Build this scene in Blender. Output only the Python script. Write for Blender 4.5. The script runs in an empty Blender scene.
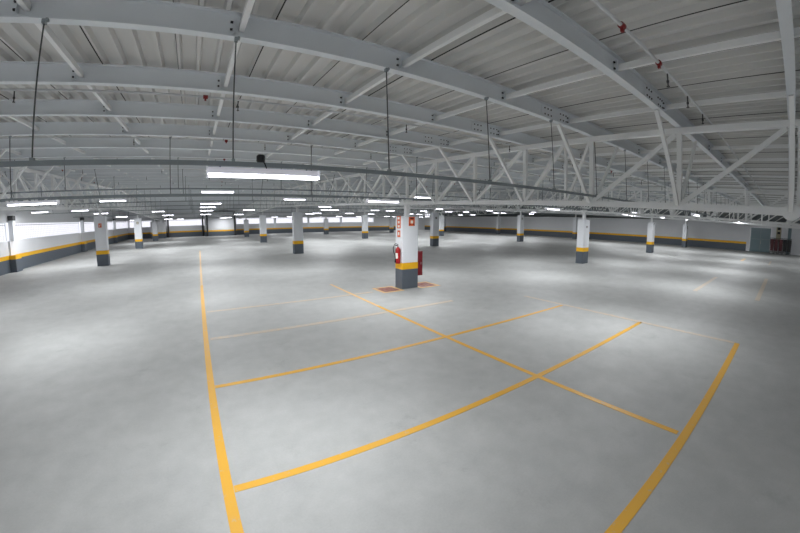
import bpy, math, random
from mathutils import Vector, Matrix
random.seed(7)
sc = bpy.context.scene
col = sc.collection
PI = math.pi

# ------------------------------------------------------------------ helpers
class MB:
    """collects shapes and links them as ONE mesh object"""
    def __init__(s): s.v = []; s.f = []; s.sm = []
    def add(s, vs, fs, smooth=False):
        b = len(s.v); s.v += [tuple(v) for v in vs]
        for f in fs: s.f.append(tuple(b + i for i in f)); s.sm.append(smooth)
    def box(s, x0, x1, y0, y1, z0, z1):
        vs = [(x, y, z) for z in (z0, z1) for y in (y0, y1) for x in (x0, x1)]
        s.add(vs, [(0, 2, 3, 1), (4, 5, 7, 6), (0, 1, 5, 4), (2, 6, 7, 3), (0, 4, 6, 2), (1, 3, 7, 5)])
        return s
    def cbox(s, c, d):
        return s.box(c[0]-d[0]/2, c[0]+d[0]/2, c[1]-d[1]/2, c[1]+d[1]/2, c[2]-d[2]/2, c[2]+d[2]/2)
    def bar(s, p, q, w, h, up=(0, 0, 1)):
        p, q = Vector(p), Vector(q); d = (q-p).normalized(); u = Vector(up)
        if abs(d.dot(u)) > .98: u = Vector((0, 1, 0))
        a = d.cross(u).normalized(); b = a.cross(d).normalized()
        vs = [e + a*i*w/2 + b*j*h/2 for e in (p, q) for j in (-1, 1) for i in (-1, 1)]
        s.add(vs, [(0, 1, 3, 2), (4, 6, 7, 5), (0, 4, 5, 1), (2, 3, 7, 6), (0, 2, 6, 4), (1, 5, 7, 3)])
        return s
    def tube(s, pts, r, n=10, cap=True):
        pts = [Vector(p) for p in pts]; rings = []
        prev = None
        for i, p in enumerate(pts):
            d = ((pts[min(i+1, len(pts)-1)] - pts[max(i-1, 0)])).normalized()
            ref = prev if prev else (Vector((0, 0, 1)) if abs(d.z) < .9 else Vector((1, 0, 0)))
            a = d.cross(ref).normalized(); b = a.cross(d).normalized(); prev = b
            rr = r[i] if isinstance(r, (list, tuple)) else r
            rings.append([p + (a*math.cos(2*PI*k/n) + b*math.sin(2*PI*k/n))*rr for k in range(n)])
        b0 = len(s.v)
        for R in rings: s.v += [tuple(v) for v in R]
        for i in range(len(rings)-1):
            for k in range(n):
                s.f.append((b0+i*n+k, b0+i*n+(k+1) % n, b0+(i+1)*n+(k+1) % n, b0+(i+1)*n+k)); s.sm.append(True)
        if cap:
            s.f.append(tuple(b0+k for k in range(n))[::-1]); s.sm.append(False)
            e = b0+(len(rings)-1)*n; s.f.append(tuple(e+k for k in range(n))); s.sm.append(False)
        return s
    def lathe(s, c, prof, n=16):
        c = Vector(c)
        return s.tube_rings([[c + Vector((r*math.cos(2*PI*k/n), r*math.sin(2*PI*k/n), z)) for k in range(n)] for r, z in prof], n)
    def tube_rings(s, rings, n):
        b0 = len(s.v)
        for R in rings: s.v += [tuple(v) for v in R]
        for i in range(len(rings)-1):
            for k in range(n):
                s.f.append((b0+i*n+k, b0+i*n+(k+1) % n, b0+(i+1)*n+(k+1) % n, b0+(i+1)*n+k)); s.sm.append(True)
        s.f.append(tuple(b0+k for k in range(n))[::-1]); s.sm.append(False)
        e = b0+(len(rings)-1)*n; s.f.append(tuple(e+k for k in range(n))); s.sm.append(False)
        return s
    def mesh(s, name, mat):
        me = bpy.data.meshes.new(name); me.from_pydata(s.v, [], s.f); me.materials.append(mat)
        me.polygons.foreach_set('use_smooth', s.sm); me.validate(); me.update()
        return me
    def build(s, name, mat, parent=None, bevel=0):
        o = bpy.data.objects.new(name, s.mesh(name, mat)); col.objects.link(o)
        if parent: o.parent = parent
        if bevel:
            m = o.modifiers.new('Bevel', 'BEVEL'); m.width = bevel; m.segments = 2; m.limit_method = 'ANGLE'
        return o

def tag(o, label=None, cat=None, group=None, kind=None):
    if label: o['label'] = label; o['kind'] = 'thing'
    if cat: o['category'] = cat
    if group: o['group'] = group
    if kind: o['kind'] = kind
    return o
def thing(name, label, cat, loc=(0, 0, 0), rz=0, group=None):
    o = bpy.data.objects.new(name, None); col.objects.link(o); o.location = loc; o.rotation_euler = (0, 0, rz)
    o.empty_display_size = .2
    return tag(o, label, cat, group)
def copy_tree(o, parent=None):
    c = o.copy(); col.objects.link(c)
    if parent: c.parent = parent
    for ch in list(o.children): copy_tree(ch, c)
    return c
ONES = ['zeroth', 'first', 'second', 'third', 'fourth', 'fifth', 'sixth', 'seventh', 'eighth', 'ninth', 'tenth', 'eleventh', 'twelfth',
        'thirteenth', 'fourteenth', 'fifteenth', 'sixteenth', 'seventeenth', 'eighteenth', 'nineteenth']
TENS = {2: ('twentieth', 'twenty'), 3: ('thirtieth', 'thirty'), 4: ('fortieth', 'forty')}
def nth(n):
    if n < 20: return ONES[n]
    t, u = divmod(n, 10)
    return TENS[t][0] if u == 0 else TENS[t][1] + '-' + ONES[u]

# ------------------------------------------------------------------ materials
def mat(name, color, rough=.6, spec=.4, metal=0, noise=0, nscale=8, bump=0):
    m = bpy.data.materials.new(name); m.use_nodes = True; nt = m.node_tree; p = nt.nodes['Principled BSDF']
    p.inputs['Base Color'].default_value = (*color, 1); p.inputs['Roughness'].default_value = rough
    p.inputs['Metallic'].default_value = metal; p.inputs['Specular IOR Level'].default_value = spec
    if noise:
        tc = nt.nodes.new('ShaderNodeTexCoord'); n = nt.nodes.new('ShaderNodeTexNoise'); n.inputs['Scale'].default_value = nscale
        n.inputs['Detail'].default_value = 5
        r = nt.nodes.new('ShaderNodeMapRange'); r.inputs[3].default_value = 1-noise; r.inputs[4].default_value = 1+noise
        mx = nt.nodes.new('ShaderNodeVectorMath'); mx.operation = 'SCALE'; mx.inputs[0].default_value = color
        nt.links.new(tc.outputs['Object'], n.inputs['Vector']); nt.links.new(n.outputs['Fac'], r.inputs[0])
        nt.links.new(r.outputs[0], mx.inputs['Scale']); nt.links.new(mx.outputs[0], p.inputs['Base Color'])
        if bump:
            b = nt.nodes.new('ShaderNodeBump'); b.inputs['Strength'].default_value = bump; b.inputs['Distance'].default_value = .01
            nt.links.new(n.outputs['Fac'], b.inputs['Height']); nt.links.new(b.outputs[0], p.inputs['Normal'])
    return m
def emit(name, color, s):
    m = bpy.data.materials.new(name); m.use_nodes = True; nt = m.node_tree; p = nt.nodes['Principled BSDF']
    p.inputs['Base Color'].default_value = (.9, .9, .95, 1)
    p.inputs['Emission Color'].default_value = (*color, 1); p.inputs['Emission Strength'].default_value = s
    return m

def concrete():
    m = bpy.data.materials.new('polished_concrete'); m.use_nodes = True; nt = m.node_tree; N = nt.nodes; L = nt.links
    p = N['Principled BSDF']; tc = N.new('ShaderNodeTexCoord')
    def noise(scale, detail, rough=.55):
        n = N.new('ShaderNodeTexNoise'); n.inputs['Scale'].default_value = scale; n.inputs['Detail'].default_value = detail
        n.inputs['Roughness'].default_value = rough; L.new(tc.outputs['Object'], n.inputs['Vector']); return n.outputs['Fac']
    def rng(src, a, b, lo=.3, hi=.7):
        r = N.new('ShaderNodeMapRange'); r.inputs[1].default_value = lo; r.inputs[2].default_value = hi
        r.inputs[3].default_value = a; r.inputs[4].default_value = b; L.new(src, r.inputs[0]); return r.outputs[0]
    def mul(a, b):
        q = N.new('ShaderNodeMath'); q.operation = 'MULTIPLY'; L.new(a, q.inputs[0]); L.new(b, q.inputs[1]); return q.outputs[0]
    cloud = rng(noise(.33, 6, .6), .91, 1.07); mott = rng(noise(2.6, 8, .65), .92, 1.06); grain = rng(noise(45, 3), .97, 1.03)
    scuff = rng(noise(1.1, 10, .75), .84, 1.0, .28, .42)
    f = mul(mul(cloud, mott), mul(grain, scuff))
    sc_ = N.new('ShaderNodeVectorMath'); sc_.operation = 'SCALE'; sc_.inputs[0].default_value = (.425, .432, .422); L.new(f, sc_.inputs['Scale'])
    L.new(sc_.outputs[0], p.inputs['Base Color'])
    L.new(rng(noise(.7, 6), .50, .66), p.inputs['Roughness']); p.inputs['Specular IOR Level'].default_value = .35
    b = N.new('ShaderNodeBump'); b.inputs['Strength'].default_value = .06; b.inputs['Distance'].default_value = .01
    L.new(noise(14, 5), b.inputs['Height']); L.new(b.outputs[0], p.inputs['Normal'])
    return m
def paint(name, color, lo, hi):
    """road paint worn through to the concrete where a noise falls between lo and hi"""
    m = bpy.data.materials.new(name); m.use_nodes = True; nt = m.node_tree; N = nt.nodes; L = nt.links
    p = N['Principled BSDF']; tc = N.new('ShaderNodeTexCoord'); n = N.new('ShaderNodeTexNoise'); n.inputs['Scale'].default_value = 9
    n.inputs['Detail'].default_value = 8; n.inputs['Roughness'].default_value = .7; L.new(tc.outputs['Object'], n.inputs['Vector'])
    r = N.new('ShaderNodeMapRange'); r.inputs[1].default_value = lo; r.inputs[2].default_value = hi; L.new(n.outputs['Fac'], r.inputs[0])
    mx = N.new('ShaderNodeMix'); mx.data_type = 'RGBA'; mx.inputs['A'].default_value = (.43, .43, .42, 1); mx.inputs['B'].default_value = (*color, 1)
    L.new(r.outputs[0], mx.inputs['Factor']); L.new(mx.outputs['Result'], p.inputs['Base Color']); p.inputs['Roughness'].default_value = .5
    return m

M = dict(
    floor=concrete(),
    yellow_line=paint('bay_line_paint', (.74, .395, .035), .24, .42),
    faded_line=paint('worn_bay_line_paint', (.85, .50, .12), .14, .66),
    ghost_line=paint('nearly_gone_line_paint', (.80, .52, .20), .30, 1.05),
    red_floor=paint('red_floor_paint', (.30, .085, .055), .22, .55),
    white=mat('white_wall_paint', (.76, .77, .79), .6, noise=.03, nscale=2),
    column=mat('white_column_paint', (.82, .84, .87), .5, noise=.03, nscale=3),
    grey=mat('slate_grey_paint', (.105, .125, .150), .5, noise=.08, nscale=4),
    yellow=mat('yellow_band_paint', (.88, .47, .01), .5, noise=.05, nscale=4),
    steel=mat('white_painted_steel', (.80, .835, .865), .45, noise=.03, nscale=3),
    truss=mat('white_truss_steel', (.89, .90, .90), .45, noise=.03, nscale=5),
    deck=mat('galvanised_roof_sheet', (.69, .685, .67), .5, noise=.04, nscale=.8),
    seam=mat('dark_sheet_joint', (.03, .03, .03), .9),
    bolt=mat('dark_bolt', (.06, .06, .065), .5, metal=.5),
    rail=mat('grey_galvanised_channel', (.30, .335, .35), .5, metal=.1, noise=.08, nscale=10),
    rod=mat('dark_threaded_rod', (.10, .11, .11), .5, metal=.5),
    housing=emit('glowing_fixture_cover', (.86, .87, 1.0), .22),
    tube=emit('lit_tube', (.93, .94, 1.0), 9.0),
    black=mat('black_plastic', (.02, .02, .022), .5),
    coupling=mat('dark_red_coupling', (.22, .012, .012), .5),
    red=mat('red_enamel', (.38, .012, .014), .35),
    darkred=mat('dark_red_enamel', (.20, .010, .016), .45),
    maroon=mat('dark_red_plastic', (.075, .010, .015), .5),
    orange=mat('orange_red_sign', (.72, .13, .03), .5),
    signwhite=mat('white_sign_symbol', (.85, .82, .76), .5),
    chrome=mat('dull_metal', (.5, .5, .5), .35, metal=.8),
    beige=mat('beige_sign_board', (.42, .38, .27), .6),
    tealframe=mat('grey_teal_door_frame', (.20, .27, .29), .5),
    tealglass=mat('grey_teal_glass', (.17, .26, .29), .12, spec=.6),
    darkgrey=mat('dark_grey_steel', (.07, .07, .072), .6),
    mesh=mat('pale_window_mesh', (.74, .74, .80), .5),
    pipe=mat('white_sprinkler_pipe', (.64, .65, .66), .5),
)

# ------------------------------------------------------------------ the place: key sizes
XL, XR, YN, YF = -12.2, 50.5, -7.0, 66.4          # inner faces of the walls
COLX = [-6.397 + 13.534*i for i in range(5)]
COLY = [10.509 + 15.073*j for j in range(4)]
RIDGE = 33.2
def rise(y): return .034*(y if y <= RIDGE else 2*RIDGE - y)
def tc(y): return 4.285 + rise(y)                  # truss top chord, centre
def bc(y): return 2.925 + .9*rise(y)               # truss bottom chord, centre
def raf(y): return tc(y) + .065                    # underside of the roof beams
RH = .27                                           # roof beam depth
PANEL = 1.757
PY = [3.47 + PANEL*k for k in range(-4, 36)]       # panel points = roof beams

# ------------------------------------------------------------------ floor, ceiling, walls
MB().box(XL-.4, XR+2.5, YN-.3, YF+.4, -.25, 0).build('floor', M['floor']); tag(bpy.data.objects['floor'], kind='structure')

def roof_sheet():
    m = MB(); prof = []; pitch = .25; x = XL-.1; k = 0
    while x < XR+2.4:
        prof += [(x, 0), (x+.04, 0), (x+.06, .075), (x+.23, .075)]
        x += pitch; k += 1
    ys = [YN-.3, RIDGE, YF+.4]
    for j in range(2):
        vs = []
        for y in (ys[j], ys[j+1]):
            vs += [(px, y, raf(y)+RH+.004+pz) for px, pz in prof]
            vs += [(px, y, raf(y)+RH+.15) for px, pz in prof]
        n = len(prof); fs = []
        for i in range(n-1):
            fs.append((i, 2*n+i, 2*n+i+1, i+1)); fs.append((n+i, n+i+1, 3*n+i+1, 3*n+i))
        m.add(vs, fs)
    return m
ceil = tag(roof_sheet().build('ceiling', M['deck']), kind='structure')
ms = MB(); x = XL-.1+.005
i = 0
while x < XR+2.3:                                   # dark lap joints between the roof sheets
    for (ya, yb) in ((YN-.2, RIDGE), (RIDGE, YF+.3)):
        ms.bar((x, ya, raf(ya)+RH+.001), (x, yb, raf(yb)+RH+.001), .011 if i % 2 else .005, .012)
    x += 1.0; i += 1
tag(ms.build('ceiling_joint', M['seam'], ceil))

def wall(name, m, material=M['white']):
    return tag(m.build(name, material), kind='structure')
SILL, HEAD, DADO, BAND = 1.92, 3.08, .80, 1.05
# left wall with its ribbon of windows between steel posts
m = MB(); m.box(XL-.2, XL, YN, YF, 0, SILL); m.box(XL-.2, XL, YN, YF, HEAD, 5.6)
wall('wall_left', m)
tag(MB().box(XL, XL+.012, YN, YF, 0, DADO).build('baseboard_left', M['grey']), kind='structure')
tag(MB().box(XL, XL+.014, YN, YF, DADO, BAND).build('trim_1', M['yellow']), kind='structure')
# far wall
m = MB()
m.box(XL, XR, YF, YF+.2, 0, SILL); m.box(XL, XR, YF, YF+.2, HEAD, 5.6)
m.box(-8.1, -5.6, YF, YF+.2, SILL, HEAD); m.box(XL, XL+.3, YF, YF+.2, SILL, HEAD); m.box(36, 43.2, YF, YF+.2, SILL, HEAD); m.box(46.2, XR, YF, YF+.2, SILL, HEAD)
wall('wall_far', m)
tag(MB().box(XL+.02, 43.2, YF-.012, YF, 0, DADO).build('baseboard_far', M['grey']), kind='structure')
tag(MB().box(XL+.02, 43.2, YF-.014, YF, DADO, BAND).build('trim_2', M['yellow']), kind='structure')
# boxed-in projections on the far wall
for n, (xa, xb, ya) in enumerate(((-8.0, -5.7, YF-3.0), (.9, 6.4, YF-2.6)), 1):
    wall('wall_projection' if n == 1 else 'wall_projection.001', MB().box(xa, xb, ya, YF-.02, 0, 2.84 if n == 1 else 4.25))
    tag(MB().box(xa, xb+.012, ya-.012, YF-.02, 0, DADO).build('baseboard_projection', M['grey']), kind='structure')
    tag(MB().box(xa, xb+.014, ya-.014, YF-.02, DADO, BAND).build('trim_%d' % (n+2), M['yellow']), kind='structure')
# right wall, lower than the roof, with a dark gap over it
RT = 3.25
m = MB(); m.box(XR, XR+.2, 3.62, YF, 0, RT); m.box(XR, XR+.2, .95, 1.45, 0, RT); m.box(XR, XR+.2, -.22, .42, 0, RT)
m.box(XR, XR+.2, YN, -.60, 0, RT); m.box(XR, XR+.2, 1.45, 3.62, 2.75, RT)
wall('wall_right', m)
tag(MB().box(XR-.012, XR, 4.0, YF, 0, DADO).build('baseboard_right', M['grey']), kind='structure')
tag(MB().box(XR-.014, XR, 4.0, YF, DADO, BAND).build('trim_5', M['yellow']), kind='structure')
wall('wall_upper_right', MB().box(XR+1.6, XR+1.8, YN, YF, RT-.2, 5.8), M['rail'])
tag(MB().box(XR, XR+1.7, YN, YF, RT, RT+.12).build('trim_6', M['darkgrey']), kind='structure')
wall('wall_near', MB().box(XL, XR, YN-.2, YN, 0, 5.0))

# windows: mesh screens in slim frames, open to the sky
def window(n, axis, a, b, at):
    """axis 'y': on the left wall from y=a to b;  axis 'x': on the far wall from x=a to b"""
    P = (lambda u, z: (at, u, z)) if axis == 'y' else (lambda u, z: (u, at, z))
    up = (1, 0, 0) if axis == 'y' else (0, 1, 0)
    fr = MB()
    for z in (SILL+.025, HEAD-.025): fr.bar(P(a, z), P(b, z), .05, .05)
    for u in (a+.025, b-.025): fr.bar(P(u, SILL), P(u, HEAD), .05, .05)
    w = tag(fr.build('window_%d' % n, M['steel']), kind='structure')
    g = MB(); u = a+.3
    while u < b-.1: g.bar(P(u, SILL+.05), P(u, HEAD-.05), .013, .013); u += .3
    z = SILL+.17
    while z < HEAD-.1: g.bar(P(a+.05, z), P(b-.05, z), .013, .013); z += .16
    g.build('screen', M['mesh'], w)
    r = MB(); r.bar(P(a+.05, HEAD-.16), P(b-.05, HEAD-.16), .03, .03); r.build('rail', M['rail'], w)
n = 1
ly = [YN] + [y for y in [COLY[0]-15.073] + COLY] + [YF]
for a, b in zip(ly[:-1], ly[1:]):
    if b - a > 3: window(n, 'y', a+.30, b-.30, XL-.10); n += 1
fx = [-4.4, .6, 6.7] + [COLX[k] for k in (2,)] + [28.0, 35.9]
for a, b in ((XL+.35, -8.15), (-5.55, .8), (6.5, 13.8), (14.2, 20.6), (21.0, 27.8), (28.2, 35.9), (43.3, 46.1)):
    window(n, 'x', a, b, YF+.10); n += 1
# left wall pilasters: concrete stub up to the sill, steel post through the window band
for k, y in enumerate([COLY[0]-15.073] + COLY):
    p = tag(MB().box(XL+.0145, XL+.42, y-.42, y+.42, DADO, BAND).build('trim_%d' % (10+k), M['yellow']), kind='structure')
    q = MB().box(XL+.0145, XL+.41, y-.41, y+.41, 0, DADO).build('base', M['grey'], p)
    MB().box(XL+.0145, XL+.10, y-.30, y+.30, BAND, SILL+.02).build('stub', M['white'], p)
    pl = MB(); pl.box(XL+.0145, XL+.30, y-.16, y+.16, SILL+.02, HEAD+.12); pl.build('post', M['steel'], p)
    MB().box(XL+.0145, XL+.34, y-.18, y+.18, HEAD+.12, HEAD+.42).build('cap', M['darkgrey'], p)
for k, xx in enumerate((14.0, 20.8, 28.0)):
    tag(MB().box(xx-.2, xx+.2, YF-.10, YF-.015, BAND, HEAD+.1).build('trim_%d' % (20+k), M['steel']), kind='structure')
for k, (xx, yy, lb) in enumerate(((-5.35, YF-.3, 'dark downpipe at the corner of the far left wall projection'),
                              (.62, YF-.3, 'dark downpipe on the window side, left of the far wall projection'),
                              (1.35, YF-2.80, 'dark downpipe on the front of the far wall projection, near its left corner'),
                              (6.1, YF-2.80, 'dark downpipe on the front of the far wall projection, near its right corner'))):
    t = MB().tube([(xx, yy, .002), (xx, yy, 4.24)], .15, 12).build('downpipe', M['darkgrey'])
    tag(t, lb, 'pipe', 'dark downpipes on the far wall')

# entrance in the right wall: teal glazed door, sign board in a recess, dark post
d = tag(MB().box(XR+.02, XR+.10, 1.47, 1.56, 0, 2.74).box(XR+.02, XR+.10, 3.52, 3.60, 0, 2.74).box(XR+.02, XR+.10, 1.56, 3.52, 2.64, 2.74)
        .box(XR+.02, XR+.10, 2.50, 2.57, 0, 2.64).box(XR+.02, XR+.10, 1.56, 3.52, 1.42, 1.50).box(XR+.02, XR+.10, 1.56, 3.52, 0, .10).build('door_1', M['tealframe']), kind='structure')
for ya, yb in ((1.56, 2.50), (2.57, 3.52)):
    gl = MB().box(XR+.045, XR+.06, ya, yb, .10, 1.42).box(XR+.045, XR+.06, ya, yb, 1.50, 2.64).build('glass', M['tealglass'], d)
MB().tube([(XR-.03, 2.46, .9), (XR-.03, 2.46, 1.35)], .015, 8).build('door_handle', M['chrome'], d)
wall('wall_recess', MB().box(XR+.06, XR+.16, -.6, .96, 0, RT), M['white'])
tag(MB().box(XR-.08, XR+.1, -.58, -.25, 0, RT).build('trim_7', M['tealframe']), kind='structure')
sg = thing('notice_board', 'tall beige notice board with dark panels in the white entrance recess', 'notice board', (XR+.03, .68, 1.30))
MB().cbox((0, 0, .95), (.05, .5, 1.9)).build('board', M['beige'], sg)
for z, h in ((1.45, .30), (.98, .26)):
    MB().cbox((-.032, 0, z), (.012, .3, h)).build('panel', M['black'], sg)

# ------------------------------------------------------------------ columns
CW, CD = .72, .47
def column_top(y): return 2.745 + .9*(rise(y) - rise(COLY[0]))
ROWN = ['nearest', 'second', 'third', 'farthest']
COLN = ['leftmost line, by the windows', 'second line from the left', 'middle line', 'fourth line from the left', 'last line, by the right wall']
SPECIAL = {(1, 0): 'white column carrying a fire extinguisher and red hose box',
           (2, 0): 'white column with a small dark plate, right of the extinguisher column',
           (0, 1): 'white column with a small orange sign, nearest the left windows',
           (1, 1): 'plain white column left of the extinguisher column, widest of the central ones behind it',
           (3, 0): 'slim-looking white column nearest on the right, standing before the bare wall',
           (4, 0): 'white column close to the right wall, nearest the teal door'}
for i, x in enumerate(COLX):
    for j, y in enumerate(COLY):
        h = column_top(y)
        lab = SPECIAL.get((i, j), 'white column on grey and yellow base, %s row, %s' % (ROWN[j], COLN[i]))
        c = thing('pillar', lab, 'column', (x, y, 0), 0, 'concrete columns of the car park')
        MB().cbox((0, 0, .375), (CW+.01, CD+.01, .75)).build('base', M['grey'], c, .008)
        MB().cbox((0, 0, .875), (CW+.012, CD+.012, .25)).build('stripe', M['yellow'], c, .008)
        MB().cbox((0, 0, (1.0+h)/2), (CW, CD, h-1.0)).build('shaft', M['column'], c, .008)
        MB().cbox((0, 0, h+.008), (.36, .32, .016)).build('base_plate', M['steel'], c)

def small_sign(name, label, x, y, z, w, h, face, base, ink, icon=True):
    """plate on a column face: 'n' = the face towards -y, 'w' = the face towards -x"""
    t = thing(name, label, 'sign', (x, y, z), 0 if face == 'n' else -PI/2)
    MB().cbox((0, -.004, 0), (w, .008, h)).build('plate', base, t)
    if icon:
        q = MB()
        q.tube([(-w*.12, -.010, -h*.30), (-w*.12, -.010, h*.16)], w*.13, 8)
        q.bar((-w*.12, -.010, h*.2), (w*.22, -.010, h*.32), w*.08, .006); q.bar((w*.22, -.010, h*.32), (w*.26, -.010, -h*.1), w*.08, .006)
        q.build('symbol', ink, t)
    return t
cx, cy = COLX[1], COLY[0]
fy, fxw = cy-CD/2-.001, cx-CW/2-.001
# three red-orange signs of the extinguisher column
t = thing('fire_sign', 'tall orange sign with pale squares, high on the left face of the extinguisher column', 'sign', (fxw, cy+.0, 2.53), -PI/2)
MB().cbox((0, -.004, 0), (.24, .008, .46)).build('plate', M['orange'], t)
for z in (-.15, 0, .15): MB().cbox((0, -.010, z), (.12, .006, .09)).build('symbol', M['signwhite'], t)
t = thing('fire_sign', 'small red sign below the tall orange one, on the column face above the extinguisher', 'sign', (fxw, cy+.0, 2.10), -PI/2)
MB().cbox((0, -.004, 0), (.20, .008, .25)).build('plate', M['orange'], t)
MB().cbox((0, -.010, 0), (.09, .006, .12)).build('symbol', M['signwhite'], t)
t = thing('fire_sign', 'square orange sign with dark and pale marks on the front of the extinguisher column', 'sign', (cx+.06, fy, 2.56), 0)
MB().cbox((0, -.004, 0), (.27, .008, .34)).build('plate', M['orange'], t)
MB().cbox((0, -.010, -.02), (.11, .006, .11)).build('symbol', M['signwhite'], t)
for dx in (-.09, .09): MB().cbox((dx, -.010, -.11), (.05, .006, .05)).build('mark', M['maroon'], t)
MB().cbox((0, -.010, .11), (.15, .006, .04)).build('mark', M['maroon'], t)
for (i, j), (face, w, h, z, base, lb) in {
    (0, 1): ('n', .20, .26, 2.62, M['orange'], 'small orange sign on the column nearest the left windows'),
    (2, 0): ('n', .20, .12, 2.30, M['darkgrey'], 'small dark plate on the column right of the extinguisher column'),
    (4, 0): ('n', .30, .26, 2.35, M['darkgrey'], 'dark square sign on the column nearest the teal door'),
    (3, 0): ('n', .18, .16, 2.62, M['darkgrey'], 'small dark plate near the top of the nearest column on the right'),
    (0, 2): ('n', .22, .26, 2.70, M['beige'], 'small brown sign on the second column along the left windows'),
    (1, 1): ('w', .18, .22, 2.75, M['darkgrey'], 'small dark plate on the side of the plain column left of the extinguisher column'),
    (2, 1): ('n', .20, .20, 2.75, M['darkgrey'], 'small dark plate high on the column right behind the extinguisher column'),
    (3, 1): ('n', .20, .20, 2.8, M['darkgrey'], 'small dark plate on the second-row column before the bare right wall')}.items():
    px, py = COLX[i], COLY[j]
    small_sign('column_sign', lb, px if face == 'n' else px-CW/2-.001, py-CD/2-.001 if face == 'n' else py, z, w, h, face, base, M['signwhite'])

# fire extinguisher on the left face of the column
ex = thing('fire_extinguisher', 'red fire extinguisher with black hose hung on the left face of the signed column', 'fire extinguisher', (fxw-.105, cy-.10, .98)); ex.scale = (1.12, 1.12, 1.22)
MB().lathe((0, 0, 0), [(.060, 0), (.082, .012), (.086, .05), (.086, .40), (.078, .45), (.05, .49), (.03, .51)], 20).build('body', M['red'], ex)
MB().lathe((0, 0, .511), [(.026, 0), (.026, .05), (.018, .07)], 12).build('valve', M['chrome'], ex)
MB().bar((.01, 0, .59), (-.12, 0, .635), .03, .012).bar((.01, 0, .575), (-.11, 0, .56), .028, .010).build('handle', M['black'], ex)
MB().tube([(-.03, 0, .545), (-.12, .02, .60), (-.17, .03, .50), (-.15, .03, .36), (-.105, .02, .26), (-.10, .01, .16)], .013, 8).build('hose', M['black'], ex)
MB().tube([(-.10, .01, .16), (-.10, .01, .04)], [.016, .026], 10).build('nozzle', M['black'], ex)
lab = MB(); n_ = 10
for k in range(n_):
    a0, a1 = PI*.70+k*PI*.6/n_, PI*.70+(k+1)*PI*.6/n_
    lab.add([(.0875*math.cos(a), .0875*math.sin(a), z) for z in (.16, .33) for a in (a0, a1)], [(0, 1, 3, 2)], True)
lab.build('paper_label', M['signwhite'], ex)
MB().box(.086, .099, -.05, .05, .36, .46).build('bracket', M['chrome'], ex)

# red hose box on the right face
hb = thing('hose_box', 'dark red fire hose box fixed on the right side of the signed column', 'hose box', (cx+CW/2+.003, cy, .46))
MB().box(0, .24, -.22, .22, 0, .95).build('box', M['darkred'], hb, .008)
MB().box(.02, .22, -.232, -.2205, .03, .90).build('door', M['darkred'], hb, .003)
MB().cbox((.15, -.240, .48), (.02, .014, .09)).build('handle', M['chrome'], hb)

# ------------------------------------------------------------------ painted floor marks
def line(label, x0, y0, x1, y1, w=.11, m='yellow_line', grp='yellow bay lines on the floor', z=.0035):
    d = Vector((x1-x0, y1-y0, 0)).normalized(); a = Vector((-d.y, d.x, 0))*w/2
    mm = MB(); p, q = Vector((x0, y0, 0)), Vector((x1, y1, 0))
    lo, hi = .0005, z
    vs = [(v.x, v.y, z) for z in (lo, hi) for v in (p-a, p+a, q+a, q-a)]
    mm.add(vs, [(0, 1, 2, 3), (7, 6, 5, 4), (0, 4, 5, 1), (1, 5, 6, 2), (2, 6, 7, 3), (3, 7, 4, 0)])
    return tag(mm.build('floor_line', M[m]), label, 'floor marking', grp)
X0, XM, XE = -.055, 4.81, 9.78
line('long yellow aisle line running straight away on the left of the bays', X0, -1.5, X0, 15)
line('pale worn far end of the long aisle line, toward the back', X0, 15, X0, 33, .10, 'faded_line')
line('yellow line down the middle of the bays, running toward the extinguisher column', XM, .75, XM, 8.6, .10, z=.0042)
line('worn far end of the mid-bay yellow line, left of the extinguisher column', XM, 8.6, XM, 12.6, .11, 'faded_line', z=.0042)
line('thick yellow bay line nearest the camera, at lower right', X0+.06, .66, XE, .66, .11)
line('bold yellow bay line second from the camera, from the aisle line to the far corner', X0+.06, 3.04, XE, 3.04, .10)
line('yellow bay line third from the camera', X0+.06, 5.47, XE-.1, 5.47, .10)
line('faded bay line fourth from the camera', X0+.10, 7.93, 7.2, 7.93, .17, 'ghost_line')
line('faded bay line fifth from the camera, ending short of the column', X0+.10, 10.46, 5.6, 10.46, .17, 'ghost_line')
line('almost worn-off line closing the right ends of the bays', XE, .72, XE, 7.0, .16, 'ghost_line')
line('worn yellow line in the next block of bays, right of the empty aisle', 16.3, 3.0, 21.9, 3.0, .17, 'ghost_line')
line('worn yellow line at the right edge, in the next block of bays', 16.3, .68, 24.0, .68, .17, 'ghost_line')
line('short worn yellow line far off in front of the teal door', 34.5, 2.96, 37.6, 2.96, .22, 'faded_line')
line('faint yellow line on the floor far off in front of the trolleys', 33.5, .9, 37.6, .9, .11, 'ghost_line')
def floor_patch(label, x0, x1, y0, y1):
    t = thing('floor_patch', label, 'floor marking', (x0, y0, 0), 0, 'red squares painted under fire gear')
    w, l, b = x1-x0, y1-y0, .12
    MB().box(b, w-b, b, l-b, .0005, .004).build('red_square', M['red_floor'], t)
    MB().box(0, w, 0, b, .0005, .0042).box(0, w, l-b, l, .0005, .0042).box(0, b, b, l-b, .0005, .0042).box(w-b, w, b, l-b, .0005, .0042).build('border', M['faded_line'], t)
floor_patch('red floor square with yellow border under the fire extinguisher', cx-CW/2-.92, cx-CW/2-.02, cy-.45, cy+.50)
floor_patch('red floor square with yellow border under the hose box', cx+CW/2+.02, cx+CW/2+1.0, cy-.45, cy+.55)

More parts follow.
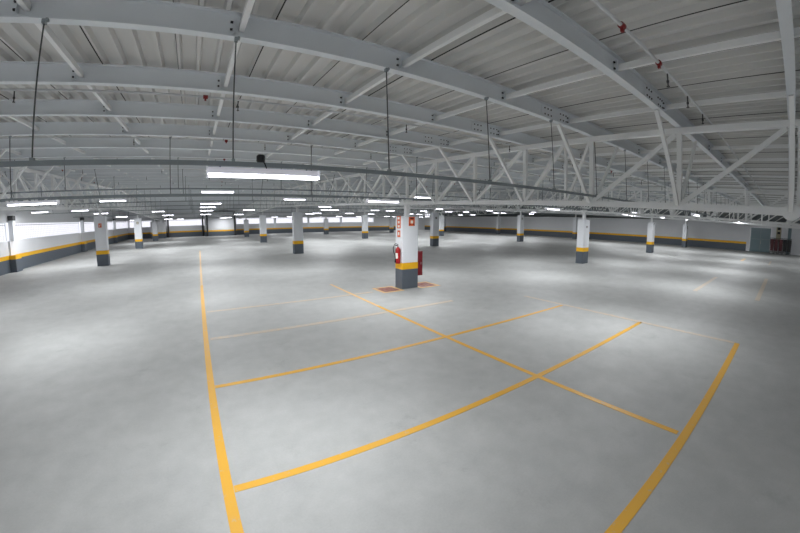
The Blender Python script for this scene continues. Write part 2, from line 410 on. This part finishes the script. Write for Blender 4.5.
# ------------------------------------------------------------------ roof trusses (run away from the camera over each line of columns)
def make_truss():
    t = thing('roof_truss', '', 'roof truss', (0, 0, 0))
    seg = [PY[0]-.4, RIDGE, PY[-1]+.25]
    m = MB()
    for a, b in zip(seg[:-1], seg[1:]): m.bar((0, a, tc(a)), (0, b, tc(b)), .105, .105)
    m.build('top_chord', M['truss'], t)
    m = MB()
    for a, b in zip(seg[:-1], seg[1:]): m.bar((0, a, bc(a)), (0, b, bc(b)), .115, .115)
    m.build('bottom_chord', M['truss'], t)
    for k, y in enumerate(PY):
        MB().bar((0, y, bc(y)+.066), (0, y, tc(y)-.055), .085, .085).build('post', M['truss'], t)
        for s in (-1, 1):
            MB().bar((s*.10, y, bc(y)+.02), (s*1.36, y, raf(y)-.012), .06, .06).build('knee_brace', M['truss'], t)
        if k+1 < len(PY):
            y2 = PY[k+1]
            if abs(y-3.47) < .01:      # the spliced panel has an extra post
                ys = 4.10
                MB().bar((0, ys, bc(ys)+.066), (0, ys, tc(ys)-.059), .055, .055).build('post', M['truss'], t)
                MB().bar((0, ys-.05, bc(ys)+.07), (0, y+.06, tc(y)-.06), .055, .055).build('diagonal_brace', M['truss'], t)
                MB().bar((0, y2-.06, bc(y2)+.07), (0, ys+.05, tc(ys)-.06), .075, .075).build('diagonal_brace', M['truss'], t)
            elif y < RIDGE:
                MB().bar((0, y2-.07, bc(y2)+.07), (0, y+.07, tc(y)-.06), .078, .078).build('diagonal_brace', M['truss'], t)
            else:
                MB().bar((0, y+.07, bc(y)+.07), (0, y2-.07, tc(y2)-.06), .078, .078).build('diagonal_brace', M['truss'], t)
    for y in COLY:
        h = column_top(y)+.017
        MB().bar((0, y, h), (0, y, bc(y)-.066), .16, .16).build('bearing_post', M['truss'], t)
    for y in PY[3:10]:
        g = MB(); g.box(-.074, -.0655, y-.10, y+.10, bc(y)-.05, bc(y)+.08); g.build('gusset_plate', M['truss'], t)
    g = MB(); n = 20; y = -.06
    ring = [(y+.13*math.cos(2*PI*k/n), bc(y)+.0+.13*math.sin(2*PI*k/n)) for k in range(n)]
    g.add([(-.085, a, b) for a, b in ring] + [(-.075, a, b) for a, b in ring], [tuple(range(n))[::-1], tuple(range(n, 2*n))] + [(k, (k+1) % n, n+(k+1) % n, n+k) for k in range(n)])
    g.build('round_plate', M['truss'], t)
    MB().bar((0, -.165, bc(0)+.06), (0, -.165, tc(0)-.055), .085, .085).build('post', M['truss'], t)
    return t
TL = ['white steel roof truss over the left line of columns', 'large white steel roof truss in the foreground, over the extinguisher column',
      'white steel roof truss just behind the foreground truss', 'white steel roof truss second behind the foreground truss',
      'white steel roof truss farthest right, beside the bare wall']
t0 = make_truss()
for i, x in enumerate(COLX):
    t = t0 if i == 0 else copy_tree(t0)
    t.location = (x, 0, 0); tag(t, TL[i], 'roof truss', 'roof trusses')

# ------------------------------------------------------------------ roof beams (I-sections running left to right) with splice plates and bolts
def i_beam(y):
    z = raf(y); f, tw, tf = .052, .006, .013
    m = MB(); a, b = XL+.02, XR+1.4
    m.box(a, b, y-f, y+f, z, z+tf); m.box(a, b, y-f, y+f, z+RH-tf, z+RH); m.box(a, b, y-tw, y+tw, z+tf, z+RH-tf)
    return m
TIE = []
for i in range(5):
    for s in range(-6, 1):
        TIE.append(COLX[i] - .967 - 1.9334*(-s))
TIE = sorted(x for x in TIE if x > XL+.3)
TIE = [x for x in [TIE[0]-1.9334] + TIE + [COLX[4]+.967] if x > XL+.2]
near = [y for y in PY if y > -.5]
for k, y in enumerate(PY):
    q = near.index(y)+1 if y in near else 0
    lab = 'white steel roof beam crossing overhead, %s from the camera' % nth(q) if q else 'white steel roof beam behind the camera, %s back' % nth(3-k if k < 3 else 1)
    b = tag(i_beam(y).build('roof_beam', M['steel']), lab, 'roof beam', 'roof beams under the sheeting')
    if -.5 < y < 9.5:
        z = raf(y)
        for X in COLX[:3]:
            sp = MB().cbox((X-1.47, y-.010, z+RH/2), (.90, .008, RH-.06)).build('splice_plate', M['steel'], b)
            for ux in (-.36, -.26, -.16, .16, .26, .36):
                for uz in (-.055, .055):
                    MB().tube([(X-1.47+ux, y-.014, z+RH/2+uz), (X-1.47+ux, y-.026, z+RH/2+uz)], .014, 6).build('bolt', M['bolt'], sp)
        for X in TIE:
            if X < 12:
                br = MB().cbox((X-.075, y-.036, z+.12), (.008, .055, .15)).cbox((X-.04, y-.012, z+.045), (.12, .010, .012)).build('cleat', M['steel'], b)
                for uz in (.08, .16): MB().tube([(X-.09, y-.03, z+uz), (X-.115, y-.03, z+uz)], .013, 6).build('bolt', M['bolt'], br)
# tie bars: slim tubes linking beam to beam, running away from the camera
for n_, X in enumerate(TIE):
    m = MB()
    for a, b in zip(PY[:-1], PY[1:]):
        m.bar((X, a+.012, raf(a)+.12), (X, b-.012, raf(b)+.12), .055, .075)
    tag(m.build('tie_bar', M['truss']), 'slim white tie bar between roof beams, %s from the left wall' % nth(n_+1), 'tie bar', 'tie bars between roof beams')

# ------------------------------------------------------------------ cable rails hung on rods, with lights and sockets
def make_rail(y, z, x0, x1, label, first, step, hang_y=None, thick=.041):
    t = thing('cable_rail', label, 'cable rail', (0, y, z), 0, 'cable rails hung across the hall')
    m = MB(); w = thick
    m.box(x0, x1, -w/2, -w/2+.004, -w/2, w/2); m.box(x0, x1, w/2-.004, w/2, -w/2, w/2); m.box(x0, x1, -w/2+.004, w/2-.004, w/2-.004, w/2)
    m.build('channel', M['rail'], t)
    by = min(PY, key=lambda q: abs(q-y)); top = raf(by)-z
    x = first
    while x < x1-.1:
        if x > x0:
            dy = by-y-math.copysign(.045, by-y)
            r = MB().tube([(x, 0, w/2), (x, dy, top-.03)], .007 if abs(y-3.36) < .1 else .010, 6).build('hanger_rod', M['rod'], t)
            MB().cbox((x, dy, top-.03), (.035, .045, .04)).cbox((x+.025, dy, top-.012), (.02, .04, .024)).build('beam_clamp', M['rail'], t)
            MB().cbox((x, 0, w/2+.012), (.03, .05, .024)).build('nut', M['rail'], t)
        x += step
    return t
ROWS = [  # y, height of the lit underside, x of each light centre
    (-4.3, 3.05, (-8.6, -4.6, -1.2, 34.5, 43.0), 'behind'),  # unseen lights, added to brighten the near floor and right wall
    (3.36, 3.055, (-7.6, .62, 8.8, 17.0, 25.2, 33.5, 42.0), 'nearest'),
    (8.82, 3.15, (-3.65, 5.1, 14.2, 22.9, 31.4, 40.0), 'second'),
    (12.36, 3.605, (-7.8, .64, 9.2, 17.6, 34.5, 43.0), 'third'),
    (16.6, 3.62, (-3.6, 4.5, 40.0), 'fourth'),
    (19.4, 3.55, (.64, 43.0), 'fifth'),
    (26.12, 3.62, (-10.4, -7.8, .64, 9.6, 21.6, 29.0, 37.5), 'sixth'),
    (30.3, 3.50, (-7.5, .64, 12.0, 18.4, 26.6, 35.0, 43.0), 'seventh'),
    (34.0, 3.62, (-3.55, 4.65, 12.6, 18.6, 25.6, 33.0, 41.0), 'eighth'),
    (37.6, 3.32, (-7.4, -3.0, .7, 12.8, 17.0, 26.0, 38.0), 'ninth'),
    (42.5, 3.34, (4.6, 13.5, 22.6, 31.2, 40.0), 'tenth'),
    (50.5, 3.06, (-8.4, -4, 3.9, 13.0, 21.0, 30.0, 39.0), 'eleventh'),
    (62.0, 3.10, (-3.0, 4.0, 13.0, 21.4, 30.0, 38.5, 46.0), 'twelfth'),  # extra row of lights, added to brighten the far wall
]
def make_light():
    t = thing('pendant_light', '', 'light', (0, 0, 0))
    m = MB(); prof = [(-.075, .028), (-.060, .062), (-.030, .088), (.030, .088), (.060, .062), (.075, .028)]
    for xa, xb in ((-.53, .53),):
        vs = [(x, a, b) for x in (xa, xb) for a, b in prof]; n = len(prof)
        m.add(vs, [(i, i+1, n+i+1, n+i) for i in range(n-1)] + [(n-1, 0, n, 2*n-1), tuple(range(n))[::-1], tuple(range(n, 2*n))])
    m.build('housing', M['housing'], t)
    MB().box(-.525, .525, -.058, .058, .004, .0275).build('diffuser', M['tube'], t, .008)
    for s in (-1, 1):
        MB().box(min(s*.531, s*.540), max(s*.531, s*.540), -.077, .077, -.002, .09).build('end_cap', M['housing'], t)
    return t
area = bpy.data.lights.new('tube_lamp', 'AREA'); area.shape = 'RECTANGLE'; area.size = 1.06; area.size_y = .10
area.energy = 92; area.color = (.95, .97, 1.0)
proto = None; protok = None
for r, (y, z, xs, nm) in enumerate(ROWS):
    if r == 0: rl = 'grey cable rail behind the camera'
    elif r == 1: rl = 'grey cable rail nearest the camera, hung on long dark rods'
    else: rl = 'thin grey cable rail across the hall, %s from the camera' % nth(r)
    zr = {1: 3.183, 2: 3.29, 3: 3.745}.get(r, z+.17)
    make_rail(y, zr, XL+.25, XR+.3 if r != 1 else 44.5, rl, -1.39-1.71*6 if r == 1 else XL+1.1, 1.71 if r == 1 else 3.49)
    seen = [x for x in xs if not (r in (1, 3) and x < 0)]
    for k, x in enumerate(xs):
        if proto is None: proto = make_light(); proto_parts = list(proto.children); t = proto
        else:
            t = proto.copy(); col.objects.link(t)
            for ch in proto_parts:
                c = ch.copy(); col.objects.link(c); c.parent = t
        t.location = (x, y, z)
        if r == 0: lb = 'added unseen tube light behind the camera, %s from the left' % nth(k+1)
        elif r in (1, 3) and x < 0: lb = 'white tube light of the %s row, out at the far left' % nm
        elif r == 1 and k == 1: lb = 'large lit white tube light hanging nearest the camera, upper left of centre'
        else: lb = 'lit white tube light in the %s row from the camera, %s from the left' % (nm if r > 1 else 'nearest', nth(seen.index(x)+1))
        tag(t, lb, 'light', 'tube lights hung from the cable rails')
        rodlen = zr-.0205-(z+.088)
        for s in (-.42, .42):
            MB().bar((s, 0, .084), (s, 0, .088+rodlen+.004), .014, .010).build('hook', M['rail'], t)
        la = bpy.data.objects.new('tube_lamp', area); col.objects.link(la); la.parent = t; la.location = (0, 0, -.012)
# black power socket and flex above the nearest light
s = thing('power_socket', 'small black power socket on the cable rail above the nearest light', 'socket', (.58, 3.36, 3.205))
MB().lathe((0, 0, 0), [(.030, 0), (.042, .012), (.042, .06), (.030, .075)], 14).build('body', M['black'], s)
MB().tube([(.01, -.035, .03), (.035, -.05, -.03), (.05, -.03, -.058)], .006, 6).build('flex', M['black'], s)

# long second service line along the right part, seen as a dark line beyond the truss
# ------------------------------------------------------------------ sprinkler pipes
def sprinkler(y, x0, x1, label, reds, heads, z):
    t = thing('sprinkler_pipe', label, 'sprinkler pipe', (0, y, z), 0, 'sprinkler pipes under the roof')
    MB().tube([(x0, 0, 0), (x1, 0, 0)], .018, 8).build('pipe', M['pipe'], t)
    for x in reds:
        MB().tube([(x-.035, 0, 0), (x+.035, 0, 0)], .030, 10).cbox((x, 0, -.035), (.03, .03, .05)).build('coupling', M['coupling'], t)
    for x in heads:
        MB().tube([(x, 0, -.02), (x, 0, -.17)], .009, 6).tube([(x, 0, -.17), (x, 0, -.18)], .020, 8).tube([(x, 0, -.10), (x, 0, -.13)], .016, 8).build('sprinkler_head', M['darkgrey'], t)
sprinkler(1.17, -3, 46, 'white sprinkler pipe with two red couplings, nearest the camera at top right', (3.12, 4.14), (4.45, 5.4, 6.4), raf(1.17)+.03)
ys = [5.62, 9.2, 12.7, 16.2, 19.8, 23.3, 26.8, 30.3]
for k, y in enumerate(ys):
    xs = [-9+3.2*q+(k % 2)*1.1 for q in range(17)]
    sprinkler(y, XL+.3, XR-1, 'white sprinkler pipe under the roof, %s from the camera' % nth(k+2), [.10 if k == 0 else .5+.2*k, -4.6-.3*k, 13.2+.5*k], xs, raf(y)+.03)

# ------------------------------------------------------------------ trolleys parked at the entrance
def make_trolley():
    t = thing('trolley', '', 'trolley', (0, 0, 0))
    m = MB()
    lo = [(-.34, -.19, .30), (.36, -.16, .30), (.36, .16, .30), (-.34, .19, .30)]
    hi = [(-.40, -.22, 1.44), (.44, -.18, 1.36), (.44, .18, 1.36), (-.40, .22, 1.44)]
    loi = [(x*.94, y*.9, z+.03) for x, y, z in lo]; hii = [(x*.95, y*.92, z) for x, y, z in hi]
    vs = lo+hi+loi+hii
    m.add(vs, [(0, 3, 2, 1)] + [(i, (i+1) % 4, 4+(i+1) % 4, 4+i) for i in range(4)] + [(4+i, 4+(i+1) % 4, 12+(i+1) % 4, 12+i) for i in range(4)]
          + [(8+(i+1) % 4, 8+i, 12+i, 12+(i+1) % 4) for i in range(4)] + [(8, 9, 10, 11)])
    m.build('basket', M['maroon'], t)
    fr = MB()
    for s in (-1, 1):
        fr.tube([(-.52, s*.20, 1.52), (-.43, s*.235, 1.3), (-.40, s*.22, .45), (-.42, s*.20, .16), (.44, s*.17, .16)], .016, 6)
        fr.tube([(.30, s*.15, .16), (.30, s*.14, .32)], .014, 6)
    fr.build('frame', M['darkgrey'], t)
    MB().tube([(-.52, -.235, 1.53), (-.52, .235, 1.53)], .026, 8).build('handle', M['black'], t)
    MB().box(-.38, .40, -.16, .16, .175, .20).build('lower_shelf', M['darkgrey'], t)
    for x in (-.40, .42):
        for s in (-1, 1):
            MB().tube([(x, s*.185-.016, .07), (x, s*.185+.016, .07)], .07, 14).build('wheel', M['black'], t)
            MB().box(x-.02, x+.02, s*.185-.02+(.036 if s < 0 else -.036)*0-.004, s*.185+.024, .141, .162).build('fork', M['chrome'], t)
    return t
tr = make_trolley()
def dark_variant(t, mm):
    for ch in t.children:
        if ch.name.split('.')[0] == 'basket':
            ch.data = ch.data.copy(); ch.data.materials[0] = mm
spots = [(49.35, 1.42, .03, None, 'dark red trolley on wheels by the entrance, nearest the teal door'),
         (49.40, .90, -.04, None, 'dark red trolley on wheels by the entrance, second from the teal door'),
         (49.43, .39, .03, None, 'dark red trolley on wheels by the entrance, third from the teal door'),
         (49.46, -.12, 0, M['black'], 'black trolley on wheels by the entrance, beside the red ones'),
         (49.42, -.64, -.03, M['black'], 'black trolley on wheels by the entrance, farthest from the teal door')]
for k, (x, y, a, mm, lb) in enumerate(spots):
    t = tr if k == 0 else copy_tree(tr)
    t.location = (x, .39+(y-.39)*.84, 0); t.scale = (.95, .84, 1.12); t.rotation_euler = (0, 0, a); tag(t, lb, 'trolley', 'trolleys parked at the entrance')
    if mm: dark_variant(t, mm)

# ------------------------------------------------------------------ daylight
w = bpy.data.worlds.new('overcast_sky'); sc.world = w; w.use_nodes = True
bg = w.node_tree.nodes['Background']; bg.inputs['Color'].default_value = (.915, .92, 1, 1); bg.inputs['Strength'].default_value = 1.12

# ------------------------------------------------------------------ camera: a fisheye lens on a tripod 2.65 m up
cd = bpy.data.cameras.new('camera'); cam = bpy.data.objects.new('camera', cd); col.objects.link(cam); sc.camera = cam
F, pitch, yaw, roll = 329.11626, -.12376, -.55083, .00029
K2, K3, K4 = -.05801, -.07021, .01388
cd.type = 'PANO'
src = cd if hasattr(cd, 'panorama_type') else cd.cycles
src.panorama_type = 'FISHEYE_LENS_POLYNOMIAL'; src.fisheye_fov = 2*PI*.99
cd.sensor_width = 36; cd.sensor_height = 24; cd.sensor_fit = 'HORIZONTAL'
R = F*36/800
src.fisheye_polynomial_k0 = 0; src.fisheye_polynomial_k1 = -1/R; src.fisheye_polynomial_k2 = -K2/R**2
src.fisheye_polynomial_k3 = -K3/R**3; src.fisheye_polynomial_k4 = -K4/R**4
cd.shift_x = (400-391.681)/800; cd.shift_y = -(266.5-260.074)/533
rot = Matrix.Rotation(yaw, 3, 'Z') @ Matrix.Rotation(pitch, 3, 'X') @ Matrix.Rotation(roll, 3, 'Y')
right, fwd, up = rot @ Vector((1, 0, 0)), rot @ Vector((0, 1, 0)), rot @ Vector((0, 0, 1))
m4 = Matrix((right, up, -fwd)).transposed().to_4x4(); m4.translation = (0, 0, 2.65)
cam.matrix_world = m4; cd.clip_end = 300

vs = sc.view_settings; vs.view_transform = 'Standard'; vs.look = 'None'; vs.gamma = 1; vs.use_curve_mapping = False; vs.exposure = .14
